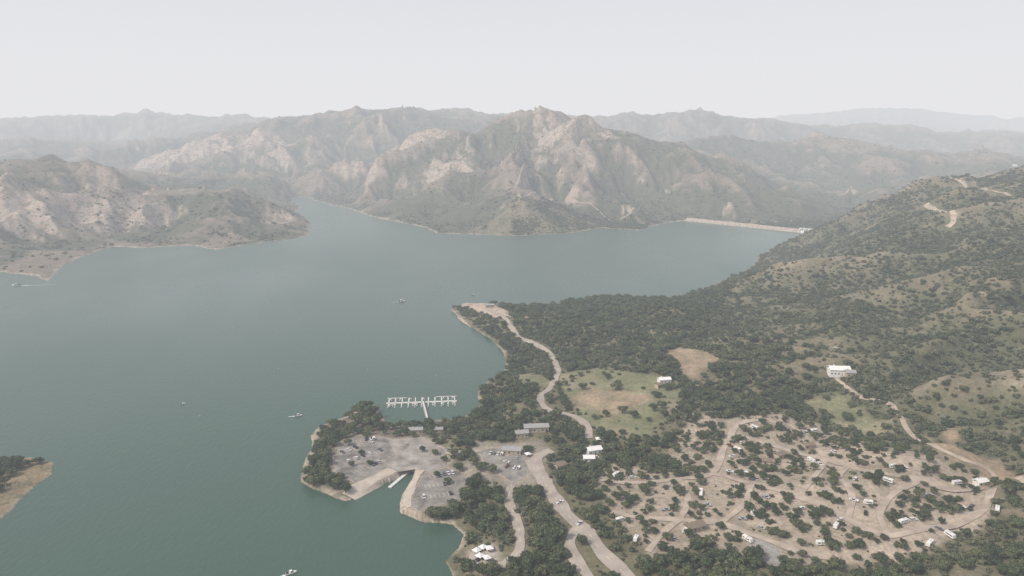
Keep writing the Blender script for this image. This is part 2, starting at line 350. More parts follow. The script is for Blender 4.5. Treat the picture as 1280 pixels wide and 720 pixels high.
# ------------------------------------------------------------------ lake
V=[(-45000,-45000,0),(45000,-45000,0),(45000,45000,0),(-45000,45000,0)]
m,nt,b=new_mat('lake_water');L=nt.links.new
tc=nt.nodes.new('ShaderNodeTexCoord')
mp=nt.nodes.new('ShaderNodeMapping');mp.inputs['Scale'].default_value=(1,.45,1);mp.inputs['Rotation'].default_value=(0,0,.5);L(tc.outputs['Object'],mp.inputs['Vector'])
w1=nt.nodes.new('ShaderNodeTexNoise');w1.inputs['Scale'].default_value=.30;w1.inputs['Detail'].default_value=5;L(mp.outputs[0],w1.inputs['Vector'])
w2=nt.nodes.new('ShaderNodeTexNoise');w2.inputs['Scale'].default_value=.004;w2.inputs['Detail'].default_value=5;L(mp.outputs[0],w2.inputs['Vector'])
bp=nt.nodes.new('ShaderNodeBump');bp.inputs['Strength'].default_value=.5;bp.inputs['Distance'].default_value=.6;L(w1.outputs[0],bp.inputs['Height']);L(bp.outputs[0],b.inputs['Normal'])
mr=nt.nodes.new('ShaderNodeMapRange');mr.inputs[1].default_value=.35;mr.inputs[2].default_value=.65;mr.inputs[3].default_value=.24;mr.inputs[4].default_value=.34;L(w2.outputs[0],mr.inputs[0]);L(mr.outputs[0],b.inputs['Roughness'])
mx=nt.nodes.new('ShaderNodeMix');mx.data_type='RGBA';L(w2.outputs[0],mx.inputs[0]);mx.inputs[6].default_value=(.036,.078,.056,1);mx.inputs[7].default_value=(.050,.096,.070,1)
L(mx.outputs[2],b.inputs['Base Color']);b.inputs['IOR'].default_value=1.33
mesh_obj('lake_water',V,[(0,1,2,3)],[m])
# ------------------------------------------------------------------ surface materials
asphalt=simple('asphalt',(.22,.205,.185),.9,.45,.12);roadm=simple('sunbleached_road',(.34,.30,.26),.9,.2,.1);dirtm=simple('dirt_track',(.36,.30,.24),.95,.3,.12);campm=simple('camp_track',(.385,.325,.265),.95,.25,.12)
conc=simple('concrete',(.44,.385,.32),.85,.15,.2);white=simple('white_paint',(.72,.72,.70),.5,.06,1);tan=simple('tan_stucco',(.42,.36,.28),.8,.1,1)
brown=simple('brown_roof',(.20,.16,.12),.8,.2,1);greyroof=simple('grey_roof',(.3,.3,.3),.7,.15,1);glass=simple('window_glass',(.02,.025,.03),.1,.05,1,spec=.6)
rubber=simple('tyre_rubber',(.02,.02,.02),.9);bark=simple('bark',(.10,.075,.05),.95,.3,2);wood=simple('weathered_wood',(.3,.25,.2),.9,.2,2)
pontoon=simple('dock_decking',(.62,.61,.58),.7,.1,1);foamm=simple('boat_wake_foam',(.7,.74,.75),.6,.2,.3)
mm_={'road':roadm,'dirt':dirtm,'conc':conc,'camp':campm}
line=simple('road_paint',(.7,.65,.4),.7)
def ribbon(name,pts,w,mat,off=.35,marks=False):
    n_=len(pts);nx_=5;X=[];Y=[]
    for i,p in enumerate(pts):
        t=(pts[min(i+1,n_-1)]-pts[max(i-1,0)]);t.normalize();nn=Vector((-t.y,t.x))
        ww=w*(1+.12*math.sin(i*.7+len(name))+random.uniform(-.06,.06))
        for k in range(nx_):
            q=p+nn*ww*(k/(nx_-1)-.5);X.append(q.x);Y.append(q.y)
    Z=np.maximum(height(X,Y),-.45).reshape(n_,nx_)
    Zc=Z.copy()
    for _ in range(2): Zc[1:-1]=(Zc[:-2]+Zc[1:-1]+Zc[2:])/3
    Z=np.maximum(Z,Zc).ravel()+off
    Fc=[(i*nx_+k,i*nx_+k+1,(i+1)*nx_+k+1,(i+1)*nx_+k) for i in range(n_-1) for k in range(nx_-1)]
    V=list(zip(X,Y,Z));Fc=[f[::-1] for f in Fc]
    mi=[0]*len(Fc);mats=[mat]
    if marks:
        mats.append(line)
        for i in range(0,n_-1,3):
            t=(pts[i+1]-pts[i]);t.normalize();nn=Vector((-t.y,t.x))*.12
            z0=Z[i*nx_+2]+.05;z1=Z[(i+1)*nx_+2]+.05;b0=len(V)
            a,b_=pts[i],pts[i+1]
            V+=[(a.x-nn.x,a.y-nn.y,z0),(a.x+nn.x,a.y+nn.y,z0),(b_.x+nn.x,b_.y+nn.y,z1),(b_.x-nn.x,b_.y-nn.y,z1)]
            Fc.append((b0,b0+3,b0+2,b0+1));mi.append(1)
    return mesh_obj(name,V,Fc,mats,mi)
for k,(w,p,mt) in roads_px.items():
    nm='boat_ramp' if mt=='conc' else ('road' if mt=='road' else 'dirt_road')
    ribbon(nm,roads[k],w,mm_[mt],.35 if mt!='conc' else .3,mt=='road')
for li,(k,p) in enumerate(lots.items()):
    z=LZ+.10+li*.006;n_=len(p)
    cx=sum(q[0] for q in p)/n_;cy=sum(q[1] for q in p)/n_
    V=[(x,y,z) for x,y in p];Fc=[tuple(range(n_))];mi=[0]
    def ins(q,d): 
        v=Vector((q[0]-cx,q[1]-cy));return (q[0]+v.normalized().x*d,q[1]+v.normalized().y*d)
    b0=len(V)
    for q_ in p: V+=[(q_[0],q_[1],z+.13),(*ins(q_,.35),z+.13),(*ins(q_,.35),z-.4)]
    for i in range(n_):
        j=(i+1)%n_;a=b0+3*i;b1=b0+3*j
        Fc+=[(a,b1,b1+1,a+1),(a+1,b1+1,b1+2,a+2),(i,j,b1,a)];mi+=[1,1,1]
    o=mesh_obj('parking_lot' if 'lot' in k else 'plaza_pavement',V,Fc,[asphalt if k!='marina_plaza' else simple('plaza_asphalt',(.27,.25,.225),.9,.4,.12),conc],mi)
# ------------------------------------------------------------------ box builder
class B:
    def __init__(s): s.V=[];s.F=[];s.M=[]
    def box(s,x0,x1,y0,y1,z0,z1,m,tx=0,ty=0,txf=None):
        b=len(s.V)
        s.V+=[(x0,y0,z0),(x1,y0,z0),(x1,y1,z0),(x0,y1,z0),(x0+tx,y0+ty,z1),(x1-(tx if txf is None else txf),y0+ty,z1),(x1-(tx if txf is None else txf),y1-ty,z1),(x0+tx,y1-ty,z1)]
        for f in((3,2,1,0),(4,5,6,7),(0,1,5,4),(1,2,6,5),(2,3,7,6),(3,0,4,7)): s.F.append(tuple(b+i for i in f));s.M.append(m)
    def poly(s,pts,faces,m):
        b=len(s.V);s.V+=pts
        for f in faces: s.F.append(tuple(b+i for i in f));s.M.append(m)
    def cyl(s,c,r,h,ax,m,n=10):
        b=len(s.V)
        for e in(-h/2,h/2):
            for i in range(n):
                a=6.28318*i/n
                if ax=='y': s.V.append((c[0]+r*math.cos(a),c[1]+e,c[2]+r*math.sin(a)))
                else: s.V.append((c[0]+r*math.cos(a),c[1]+r*math.sin(a),c[2]+e))
        for i in range(n): s.F.append((b+i,b+(i+1)%n,b+n+(i+1)%n,b+n+i));s.M.append(m)
        s.F.append(tuple(b+i for i in range(n)));s.F.append(tuple(b+n+i for i in range(n)));s.M+=[m,m]
    def mesh(s,name,mats):
        me=bpy.data.meshes.new(name);me.from_pydata(s.V,[],s.F)
        for m in mats: me.materials.append(m)
        me.polygons.foreach_set('material_index',s.M);me.update();return me
def place(name,me,x,y,z,rot=0,s=1):
    o=bpy.data.objects.new(name,me);sc.collection.objects.link(o);o.location=(x,y,z);o.rotation_euler[2]=rot;o.scale=(s,s,s);return o
def building(w,d,h,roof):
    b=B();b.box(-w/2,w/2,-d/2,d/2,-2,h,0)
    rh=d*.22;e=.6
    b.poly([(-w/2-e,-d/2-e,h),(w/2+e,-d/2-e,h),(w/2+e,0,h+rh),(-w/2-e,0,h+rh),(-w/2-e,d/2+e,h),(w/2+e,d/2+e,h),
            (-w/2-e,-d/2-e,h+.2),(w/2+e,-d/2-e,h+.2),(w/2+e,0,h+rh+.25),(-w/2-e,0,h+rh+.25),(-w/2-e,d/2+e,h+.2),(w/2+e,d/2+e,h+.2)],
           [(6,7,8,9),(9,8,11,10),(3,2,1,0),(4,5,2,3),(0,1,7,6),(5,4,10,11),(1,2,8,7),(2,5,11,8),(3,0,6,9),(4,3,9,10)],1)
    k=int(w/3)
    for i in range(k):
        x=-w/2+(i+.5)*w/k
        if i==k//2: b.box(x-.5,x+.5,-d/2-.05,-d/2+.1,0,2.1,3)
        else: b.box(x-.6,x+.6,-d/2-.04,-d/2+.1,1,2.2,2)
        b.box(x-.6,x+.6,d/2-.1,d/2+.04,1,2.2,2)
    b.box(-w/4,-w/4+.8,d/8,d/8+.8,h,h+rh+.6,0)
    return b
for s,(x,y) in zip(sites,seg('sites')):
    b=building(s[2],s[3],s[4],s[6]);me=b.mesh('building',[tan if s[6]!=1 else white,[greyroof,white,brown][s[6]],glass,wood])
    place('lodge_building' if s[2]>14 else 'cabin',me,x,y,float(height([x],[y])[0])+.15,s[5])
paint,nt,bs=new_mat('car_paint');oi=nt.nodes.new('ShaderNodeObjectInfo');cr=nt.nodes.new('ShaderNodeValToRGB');cr.color_ramp.interpolation='CONSTANT'
els=cr.color_ramp.elements;els[0].color=(.6,.6,.59,1);els[1].position=.38;els[1].color=(.35,.36,.38,1)
for p_,c_ in((.58,(.03,.03,.035,1)),(.74,(.12,.13,.15,1)),(.89,(.16,.03,.03,1)),(.93,(.04,.07,.16,1)),(.96,(.4,.34,.24,1))):
    e_=els.new(p_);e_.color=c_
nt.links.new(oi.outputs['Random'],cr.inputs[0]);nt.links.new(cr.outputs[0],bs.inputs['Base Color']);bs.inputs['Roughness'].default_value=.3
def car(L_=4.7,W=1.85,suv=False):
    b=B();hh=1.0 if suv else .85;top=1.75 if suv else 1.45
    b.box(-L_/2,L_/2,-W/2,W/2,.3,.62,0,tx=-.04,ty=-.02);b.box(-L_/2-.02,L_/2+.02,-W/2,W/2,.62,hh,0,tx=.12,ty=.06)
    x0=-L_/2+(.15 if suv else .75);x1=L_/2-1.25
    b.box(x0,x1,-W/2+.1,W/2-.1,hh,top-.08,1,tx=.25 if suv else .5,ty=.14,txf=.65)
    b.box(x0+(.22 if suv else .45),x1-.6,-W/2+.2,W/2-.2,top-.1,top,0,tx=.08,ty=.05)
    for x in(-L_*.3,L_*.31):
        for y in(-W/2+.08,W/2-.08): b.cyl((x,y,.33),.33,.22,'y',2,12)
    b.box(L_/2-.03,L_/2+.02,-W/2+.12,-W/2+.5,.55,.72,3);b.box(L_/2-.03,L_/2+.02,W/2-.5,W/2-.12,.55,.72,3)
    return b.mesh('car',[paint,glass,rubber,white])
def pickup():
    b=B();W=1.95
    b.box(-2.8,2.8,-W/2,W/2,.45,.95,0,tx=.03,ty=.03);b.box(1.2,2.75,-W/2,W/2,.95,1.15,0,tx=.1,ty=.08)
    b.box(-.6,1.3,-W/2+.08,W/2-.08,.95,1.75,1,tx=.15,ty=.15,txf=.5);b.box(-.42,.8,-W/2+.22,W/2-.22,1.75,1.83,0,.05,.04)
    b.box(-2.75,-.65,-W/2+.02,-W/2+.12,.95,1.25,0);b.box(-2.75,-.65,W/2-.12,W/2-.02,.95,1.25,0);b.box(-2.8,-2.7,-W/2+.12,W/2-.12,.95,1.25,0)
    for x in(-1.75,1.8):
        for y in(-W/2+.06,W/2-.06): b.cyl((x,y,.4),.4,.26,'y',2,12)
    return b.mesh('pickup',[paint,glass,rubber,white])
def trailer(L_=7.5):
    b=B();W=2.5
    b.box(-L_/2,L_/2-.6,-W/2,W/2,.6,2.9,0,tx=.1,ty=.06);b.box(L_/2-.6,L_/2,-W/2+.03,W/2-.03,.6,1.7,0,tx=0,ty=.05,txf=.25)
    b.poly([(L_/2-.7,-W/2+.06,2.85),(L_/2-.7,W/2-.06,2.85),(L_/2-.25,W/2-.08,1.7),(L_/2-.25,-W/2+.08,1.7)],[(0,3,2,1)],0)
    b.box(-L_/2+.7,-L_/2+2,-W/2-.02,-W/2+.08,1.6,2.2,1);b.box(.6,2,-W/2-.02,-W/2+.08,1.6,2.2,1);b.box(-.6,.1,-W/2-.03,-W/2+.08,.8,2.5,3)
    b.box(-L_/2+.5,L_/2-1.5,W/2-.08,W/2+.02,1.6,2.2,1);b.box(-.4,.4,-.4,.4,2.9,3.15,3);b.box(1.4,1.9,-.3,.3,2.9,3.05,3)
    for x in(-.6,.4):
        for y in(-W/2+.15,W/2-.15): b.cyl((x,y,.38),.38,.25,'y',2,12)
    b.box(L_/2,L_/2+1.2,-.08,.08,.5,.62,2);b.cyl((L_/2+1.1,0,.3),.06,.6,'z',2,6)
    return b.mesh('trailer',[white,glass,rubber,greyroof])
def boat(L_=6.5,cabin=True):
    b=B();W=2.4
    prof=[(-.5,.48,0),(-.2,.5,0),(.15,.46,0),(.35,.28,.1),(.5,.02,.2)];n_=len(prof)
    V=[]
    for x,w,z in prof: V+=[(x*L_,-w*W,.9+z),(x*L_,w*W,.9+z),(x*L_*.92,w*W*.55,-.25),(x*L_*.92,-w*W*.55,-.25)]
    Fc=[]
    for i in range(n_-1):
        a=4*i;c_=4*(i+1);Fc+=[(a,a+1,c_+1,c_),(a+1,a+2,c_+2,c_+1),(a+3,a,c_,c_+3),(a+2,a+3,c_+3,c_+2)]
    Fc+=[(0,3,2,1),(4*n_-4,4*n_-3,4*n_-2,4*n_-1)];b.poly(V,Fc,0)
    if cabin:
        b.box(-.05*L_,.2*L_,-.3*W,.3*W,.9,1.6,1,tx=.05,ty=.1,txf=.5);b.box(-.15*L_,.1*L_,-.33*W,.33*W,1.95,2.03,0)
        for x in(-.14*L_,.09*L_):
            for y in(-.3*W,.3*W): b.box(x-.03,x+.03,y-.03,y+.03,.9,1.95,2)
    b.box(-.45*L_,-.2*L_,-.35*W,.35*W,.905,1.15,2,tx=.05,ty=.05);b.box(-.56*L_,-.5*L_,-.2,.2,.2,1.3,2)
    return b.mesh('boat',[white,glass,rubber,wood])
cars=[('parked_car',car()),('parked_suv',car(4.9,1.95,True)),('parked_pickup',pickup())];trl=[trailer(7.5),trailer(6)];bt=[boat(6.5),boat(7.5),boat(5,False)]
occupied=[]
def put_car(x,y,rot,z=None):
    nme,me_=random.choice(cars);z=float(height([x],[y])[0])+.05 if z is None else z
    place(nme,me_,x,y,z,rot);occupied.append((x,y))
rows=[((428,566),(466,552)),((432,578),(478,562)),((444,590),(484,574)),((540,596),(572,591)),((534,608),(576,603)),((530,622),(566,617)),((608,567),(640,570)),((624,582),(654,587)),((448,551),(470,549))]
mk=B()
for a,b_ in rows:
    ax,ay=Qz(*a,LZ);bx,by=Qz(*b_,LZ);d=Vector((bx-ax,by-ay));n_=int(d.length/3.1);t=d.normalized();r=math.atan2(t.y,t.x)
    for i in range(n_+1):
        p=Vector((ax,ay))+t*(3.1*i);nn=Vector((-t.y,t.x))
        q0=p-t*1.55;e0=q0-nn*2.6;e1=q0+nn*2.6;w=t*.08
        mk.poly([(e0.x-w.x,e0.y-w.y,LZ+.135),(e0.x+w.x,e0.y+w.y,LZ+.135),(e1.x+w.x,e1.y+w.y,LZ+.135),(e1.x-w.x,e1.y-w.y,LZ+.135)],[(0,1,2,3)],0)
        if random.random()<.50:
            if random.random()<.12:
                place('boat_on_trailer',bt[2],p.x,p.y,LZ+.75,r+1.57)
            else: put_car(p.x,p.y,r+math.pi/2+random.choice((0,math.pi))+random.uniform(-.05,.05),LZ+.14)
sc.collection.objects.link(bpy.data.objects.new('parking_stall_lines',mk.mesh('stall_lines',[white])))
campr=[k for k in roads_px if k.startswith('camp_')];tries=[]
for k in campr:
    pts=roads[k]
    for i in range(2,len(pts)-2,3):
        t=(pts[i+1]-pts[i-1]).normalized();nn=Vector((-t.y,t.x))
        for sgn in(-1,1):
            if random.random()<.34:
                q=pts[i]+nn*sgn*random.uniform(7,13);tries.append((q.x,q.y,math.atan2(t.y,t.x)+random.uniform(-.4,.4)+random.choice((0,.8,1.57))))
TXa=np.array([[q[0],q[1]] for q in tries])
dmin=np.full(len(tries),1e9)
for k in roads_px: dmin=np.minimum(dmin,sdline(coarse(roads[k]),TXa[:,0],TXa[:,1]))
hz_=height(TXa[:,0],TXa[:,1])
for i,(x,y,r) in enumerate(tries):
    if dmin[i]<5.5 or any((x-a)**2+(y-b_)**2<70 for a,b_ in occupied): continue
    if random.random()<.45:
        place('camper_trailer',random.choice(trl),x,y,hz_[i],r,.9);occupied.append((x,y))
        if random.random()<.5: put_car(x+math.cos(r)*8,y+math.sin(r)*8,r+random.uniform(-.3,.3))
    else: put_car(x,y,r,hz_[i]+.05)
for u,v in[(735,562),(745,574),(752,580),(655,536),(682,541),(646,570),(822,474),(836,482),(1040,474),(600,700),(614,690),(633,575),(560,560),(508,553),(720,577),(700,640),(724,668),(688,600)]:
    x,y=Qz(u,v,6);put_car(x,y,random.uniform(0,3))
b=B()
for x in(-1.9,1.9):
    for y in(-1.9,1.9): b.box(x-.06,x+.06,y-.06,y+.06,0,2.5,1)
b.poly([(-2.3,-2.3,2.4),(2.3,-2.3,2.4),(2.3,2.3,2.4),(-2.3,2.3,2.4),(0,0,3.7)],[(0,1,4),(1,2,4),(2,3,4),(3,0,4)],0);b.box(-1.2,1.2,-.5,.5,.7,.78,2);b.box(-.8,.8,-.1,.1,0,.7,2)
can=b.mesh('canopy',[white,greyroof,wood])
for u,v in[(596,688),(604,686),(612,690),(600,697),(609,700),(592,703),(838,470),(660,566),(748,556)]:
    x,y=Qz(u,v,7);place('picnic_canopy',can,x,y,float(height([x],[y])[0]),random.random())
# ------------------------------------------------------------------ marina
p0=Vector(Qz(483,504,.4));p1=Vector(Qz(571,501,.4));t=(p1-p0);Ld=t.length;rot=math.atan2(t.y,t.x)
b=B();b.box(0,Ld,-1.2,1.2,-.3,.55,0)
nf=11
for i in range(nf):
    x=2+i*(Ld-4)/(nf-1)
    b.box(x-.5,x+.5,1.2,12.5,-.3,.5,0);b.box(x-.5,x+.5,-12.5,-1.2,-.3,.5,0)
    for y in(12.2,-12.2): b.cyl((x,y,1),.22,3.2,'z',1,8)
    b.box(x-.25,x+.25,-1.0,-.6,.55,1.5,1)
b.box(0,Ld*.28,12.5,13.5,-.3,.5,0);b.box(Ld*.7,Ld,12.5,13.5,-.3,.5,0)
place('marina_dock',b.mesh('dock',[pontoon,wood]),p0.x,p0.y,0,rot)
for i in range(nf-1):
    for sgn in(-1,1):
        for off in(.28,.72):
            if random.random()<.36:
                lx=2+(i+off)*(Ld-4)/(nf-1);ly=sgn*7;cx,cy=math.cos(rot),math.sin(rot)
                place('moored_boat',random.choice(bt[:2]),p0.x+lx*cx-ly*cy,p0.y+lx*cy+ly*cx,.05,rot+math.pi/2*sgn,.85)
g0=Vector(Qz(528,502,.5));g1=Vector(Qz(535,527,1.5));d=g1-g0;b=B()
b.box(0,d.length,-1.2,1.2,.35,.65,0);b.box(0,d.length,-1.2,-1.1,.65,1.6,1);b.box(0,d.length,1.1,1.2,.65,1.6,1)
place('dock_gangway',b.mesh('gangway',[pontoon,greyroof]),g0.x,g0.y,.3,math.atan2(d.y,d.x))
for (a,c_) in(((487,609),(511,589)),((486,530),(496,544))):
    g0=Vector(Qz(*a,.5));g1=Vector(Qz(*c_,.5));d=g1-g0;b=B();b.box(0,d.length,-1.3,1.3,-.3,.6,0)
    for i in range(4): b.cyl((d.length*(i+.3)/4,1.4,.7),.2,2.6,'z',1,8)
    place('launch_dock',b.mesh('ldock',[pontoon,wood]),g0.x,g0.y,.15,math.atan2(d.y,d.x))
def wake(x,y,rot,Lw,Ww):
    b=B();n_=14;P=[];Fc=[]
    for i in range(n_+1):
        f=i/n_;w=.6+Ww*f*(1-.55*f);P+=[(-Lw*f,-w,.03),(-Lw*f,-w*.45*(1-.6*f),.03),(-Lw*f,w*.45*(1-.6*f),.03),(-Lw*f,w,.03)]
    for i in range(n_):
        a=4*i
        if i<4: Fc+=[(a+4,a+5,a+1,a),(a+5,a+6,a+2,a+1),(a+6,a+7,a+3,a+2)]
        else: Fc+=[(a+5,a+6,a+2,a+1)]
    b.poly(P,Fc,0);place('boat_wake',b.mesh('wake',[foamm]),x,y,0,rot)
for u,v,r,wk,s in[(20,357,math.pi+.1,60,1.9),(502,377,.3,12,1.6),(373,520,.2,6,1.0),(229,505,.6,0,.7),(364,717,.5,6,1.0),(592,369,.1,0,1.)]:
    x,y=Qz(u,v);place('motorboat',bt[0],x,y,.0,r,s)
    if wk: wake(x-3*math.cos(r),y-3*math.sin(r),r,wk,3.5 if wk>20 else 2)
b=B();b.cyl((0,0,.1),.45,.7,'z',0,12);b.poly([(.45*math.cos(a*.7854),.45*math.sin(a*.7854),.45) for a in range(8)]+[(0,0,1.5)],[(i,(i+1)%8,8) for i in range(8)],1)
by_=b.mesh('buoy',[white,simple('orange_paint',(.6,.2,.05),.5)])
for u,v in[(488,441),(348,461),(460,462),(250,520),(395,338),(410,300),(640,362),(560,440),(300,420),(545,470)]:
    x,y=Qz(u,v);place('buoy',by_,x,y,0)
# ------------------------------------------------------------------ dam
d0=Vector(Qz(860,274,3));d1=Vector(Qz(1026,291,3));d=d1-d0;Ld=d.length
b=B()
b.poly([(0,-34,-8),(Ld,-34,-8),(Ld,-5,7),(0,-5,7),(0,5,7),(Ld,5,7),(Ld,60,-14),(0,60,-14)],[(0,1,2,3),(7,4,5,6)],0)
b.poly([(0,-5,7),(Ld,-5,7),(Ld,5,7),(0,5,7)],[(0,1,2,3)],1);b.box(0,Ld,-5.2,-4.7,7,8,1)
rip=simple('rockfill',(.32,.28,.235),.95,.3,.15)
place('earth_dam',b.mesh('dam',[rip,conc]),d0.x,d0.y,0,math.atan2(d.y,d.x))
sx,sy=Qz(1012,291,2);b=B();b.box(-26,26,-5,5,-2,5,0)
for i in range(5): b.box(-24+i*12-1,-24+i*12+1,-8,8,-2,10,0)
b.box(-27,27,-2,3,10,11,0);b.box(14,24,-4,4,11,16,1)
place('spillway_gatehouse',b.mesh('spillway',[white,tan]),sx,sy,1,math.atan2(d.y,d.x))
# ------------------------------------------------------------------ vegetation prototypes
def leafmat(name,c1,c2,c3):
    m,nt,bs=new_mat(name);L=nt.links.new
    oi=nt.nodes.new('ShaderNodeObjectInfo');cr=nt.nodes.new('ShaderNodeValToRGB');e=cr.color_ramp.elements;e[0].color=(*c1,1);e[1].color=(*c3,1);x=e.new(.5);x.color=(*c2,1)
    ge=nt.nodes.new('ShaderNodeNewGeometry');nz=nt.nodes.new('ShaderNodeTexNoise');nz.inputs['Scale'].default_value=.45;nz.inputs['Detail'].default_value=4;L(ge.outputs['Position'],nz.inputs['Vector'])
    mr=nt.nodes.new('ShaderNodeMapRange');mr.inputs[1].default_value=.3;mr.inputs[2].default_value=.7;mr.inputs[3].default_value=.6;mr.inputs[4].default_value=1.45;L(nz.outputs[0],mr.inputs[0])
    vm=nt.nodes.new('ShaderNodeVectorMath');vm.operation='SCALE';L(oi.outputs['Random'],cr.inputs[0]);L(cr.outputs[0],vm.inputs[0]);L(mr.outputs[0],vm.inputs['Scale']);L(vm.outputs[0],bs.inputs['Base Color'])
    bs.inputs['Roughness'].default_value=.75;bs.inputs['Specular IOR Level'].default_value=.2;return m
oakleaf=leafmat('oak_foliage',(.042,.060,.031),(.064,.086,.042),(.108,.124,.062))
shrubleaf=leafmat('chaparral_foliage',(.048,.064,.036),(.074,.089,.050),(.13,.13,.082))
def crownmesh(name,blobs,nl,ls,trunk=None,mat=oakleaf,seed=0):
    rg=np.random.default_rng(seed);V=[];Fc=[];M=[]
    if trunk:
        hgt,rt=trunk
        def limb(a,b_,ra,rb):
            a=Vector(a);b_=Vector(b_);d=(b_-a).normalized();u=d.orthogonal().normalized();w=d.cross(u);k=len(V)
            for p_,r_ in((a,ra),(b_,rb)):
                for i in range(6):
                    an=i*1.0472;q=p_+u*math.cos(an)*r_+w*math.sin(an)*r_;V.append(tuple(q))
            for i in range(6): Fc.append((k+i,k+(i+1)%6,k+6+(i+1)%6,k+6+i));M.append(1)
        limb((0,0,-1.2),(0.1,0,hgt*.45),rt,rt*.7)
        for bl in blobs[:5]: limb((0.1,0,hgt*.42),(bl[0]*.85,bl[1]*.85,bl[2]),rt*.5,rt*.15)
    for (x,y,z,r,rz) in blobs:
        k=len(V);nu,nv=7,4
        for j in range(nv+1):
            ph=math.pi*j/nv
            for i in range(nu):
                a=6.28318*i/nu;rr=r*.72*rg.uniform(.8,1.1);V.append((x+rr*math.sin(ph)*math.cos(a),y+rr*math.sin(ph)*math.sin(a),z+rr*rz*math.cos(ph)))
        for j in range(nv):
            for i in range(nu): Fc.append((k+j*nu+i,k+(j+1)*nu+i,k+(j+1)*nu+(i+1)%nu,k+j*nu+(i+1)%nu));M.append(0)
        for _ in range(nl):
            d=rg.normal(size=3);d/=np.linalg.norm(d)
            if d[2]<-.5: d[2]*=-1
            rr=r*rg.uniform(.74,1.12);p=np.array([x,y,z])+d*rr*np.array([1,1,rz])
            nn=d+rg.normal(size=3)*.45;nn/=np.linalg.norm(nn);u=np.cross(nn,rg.normal(size=3));u/=np.linalg.norm(u);w=np.cross(nn,u)
            s=ls*rg.uniform(.6,1.3);k=len(V);s2=s*rg.uniform(.5,1)
            V+= [tuple(p-u*s),tuple(p-w*s2),tuple(p+u*s),tuple(p+w*s2)];Fc.append((k,k+1,k+2,k+3));M.append(0)
    me=bpy.data.meshes.new(name);me.from_pydata(V,[],Fc);me.materials.append(mat);me.materials.append(bark);me.polygons.foreach_set('material_index',M);me.update();return me
def blobs_for(kind,seed):
    rg=random.Random(seed);o=[]
    if kind=='oak':
        for i in range(9):
            a=i*2.4+rg.random();rr=rg.uniform(1.4,3.9) if i else 0;o.append((rr*math.cos(a),rr*math.sin(a),5.0+rg.uniform(-.6,.9)-rr*.22,rg.uniform(1.6,2.6),.8))
    else:
        for i in range(4):
            a=i*1.7+rg.random()*1.5;rr=rg.uniform(.3,1.3);o.append((rr*math.cos(a),rr*math.sin(a),.5+rg.uniform(0,.5),rg.uniform(.8,1.4),.8))
    return o
oaks=[crownmesh('oak',blobs_for('oak',s),75,.5,(8,.42),oakleaf,s) for s in range(6)]
shr=[crownmesh('shrub',blobs_for('s',s+50),26,.36,None,shrubleaf,s) for s in range(6)]
def proto(name,meshes):
    col=bpy.data.collections.new(name)
    for i,me_ in enumerate(meshes):
        o=bpy.data.objects.new(name+'_plant_%02d'%i,me_);col.objects.link(o)
    return col
oc=proto('oak_tree_kinds',oaks);scn=proto('shrub_kinds',shr)
def mass(name,P,Z,S,col,nk):
    n_=len(P);me=bpy.data.meshes.new(name);me.vertices.add(n_);me.vertices.foreach_set('co',np.column_stack([P,Z]).astype(np.float32).ravel())
    a=me.attributes.new('scl','FLOAT_VECTOR','POINT');sv=np.column_stack([S*rng.uniform(.85,1.15,n_),S*rng.uniform(.85,1.15,n_),S*rng.uniform(.75,1.15,n_)]);a.data.foreach_set('vector',sv.astype(np.float32).ravel())
    a=me.attributes.new('rotv','FLOAT_VECTOR','POINT');a.data.foreach_set('vector',np.column_stack([np.zeros(n_),np.zeros(n_),rng.uniform(0,6.28,n_)]).astype(np.float32).ravel())
    a=me.attributes.new('kind','INT','POINT');a.data.foreach_set('value',rng.integers(0,nk,n_).astype(np.int32))
    me.update();o=bpy.data.objects.new(name,me);sc.collection.objects.link(o)
    ng=bpy.data.node_groups.new(name+'_scatter','GeometryNodeTree');ng.interface.new_socket('Geometry',in_out='INPUT',socket_type='NodeSocketGeometry');ng.interface.new_socket('Geometry',in_out='OUTPUT',socket_type='NodeSocketGeometry')
    N=ng.nodes.new;gi=N('NodeGroupInput');go=N('NodeGroupOutput');ci=N('GeometryNodeCollectionInfo');ci.inputs['Collection'].default_value=col;ci.inputs['Separate Children'].default_value=True;ci.inputs['Reset Children'].default_value=True
    ip=N('GeometryNodeInstanceOnPoints');ip.inputs['Pick Instance'].default_value=True
    def at(nm,ty):
        z=N('GeometryNodeInputNamedAttribute');z.data_type=ty;z.inputs['Name'].default_value=nm;return next(s for s in z.outputs if s.enabled and s.name=='Attribute')
    l=ng.links.new;l(gi.outputs[0],ip.inputs['Points']);l(ci.outputs[0],ip.inputs['Instance']);l(at('kind','INT'),ip.inputs['Instance Index']);l(at('scl','FLOAT_VECTOR'),ip.inputs['Scale']);l(at('rotv','FLOAT_VECTOR'),ip.inputs['Rotation']);l(ip.outputs[0],go.inputs[0])
    md=o.modifiers.new('scatter','NODES');md.node_group=ng;return o
def grid(x0,x1,y0,y1,s):
    X,Y=np.meshgrid(np.arange(x0,x1,s),np.arange(y0,y1,s));X=X.ravel()+rng.uniform(-.5,.5,X.size)*s;Y=Y.ravel()+rng.uniform(-.5,.5,Y.size)*s
    k=(np.abs(np.arctan2(X,Y))<math.radians(42))&(Y>250);return X[k],Y[k]
def clearance(X,Y):
    d=np.full(X.shape,1e9)
    for k,(w,p,mt) in roads_px.items():
        d=np.minimum(d,sdline(coarse(roads[k]),X,Y)-w/2+(1.6 if k=='ridge_road' else 0)-(6 if k in hill_roads else 0))
    for p in lots.values(): d=np.minimum(d,-sdpoly(p,X,Y))
    for s,(x,y) in zip(sites,seg('sites')): d=np.minimum(d,np.hypot(X-x,Y-y)-max(s[2],s[3])*.5)
    return d
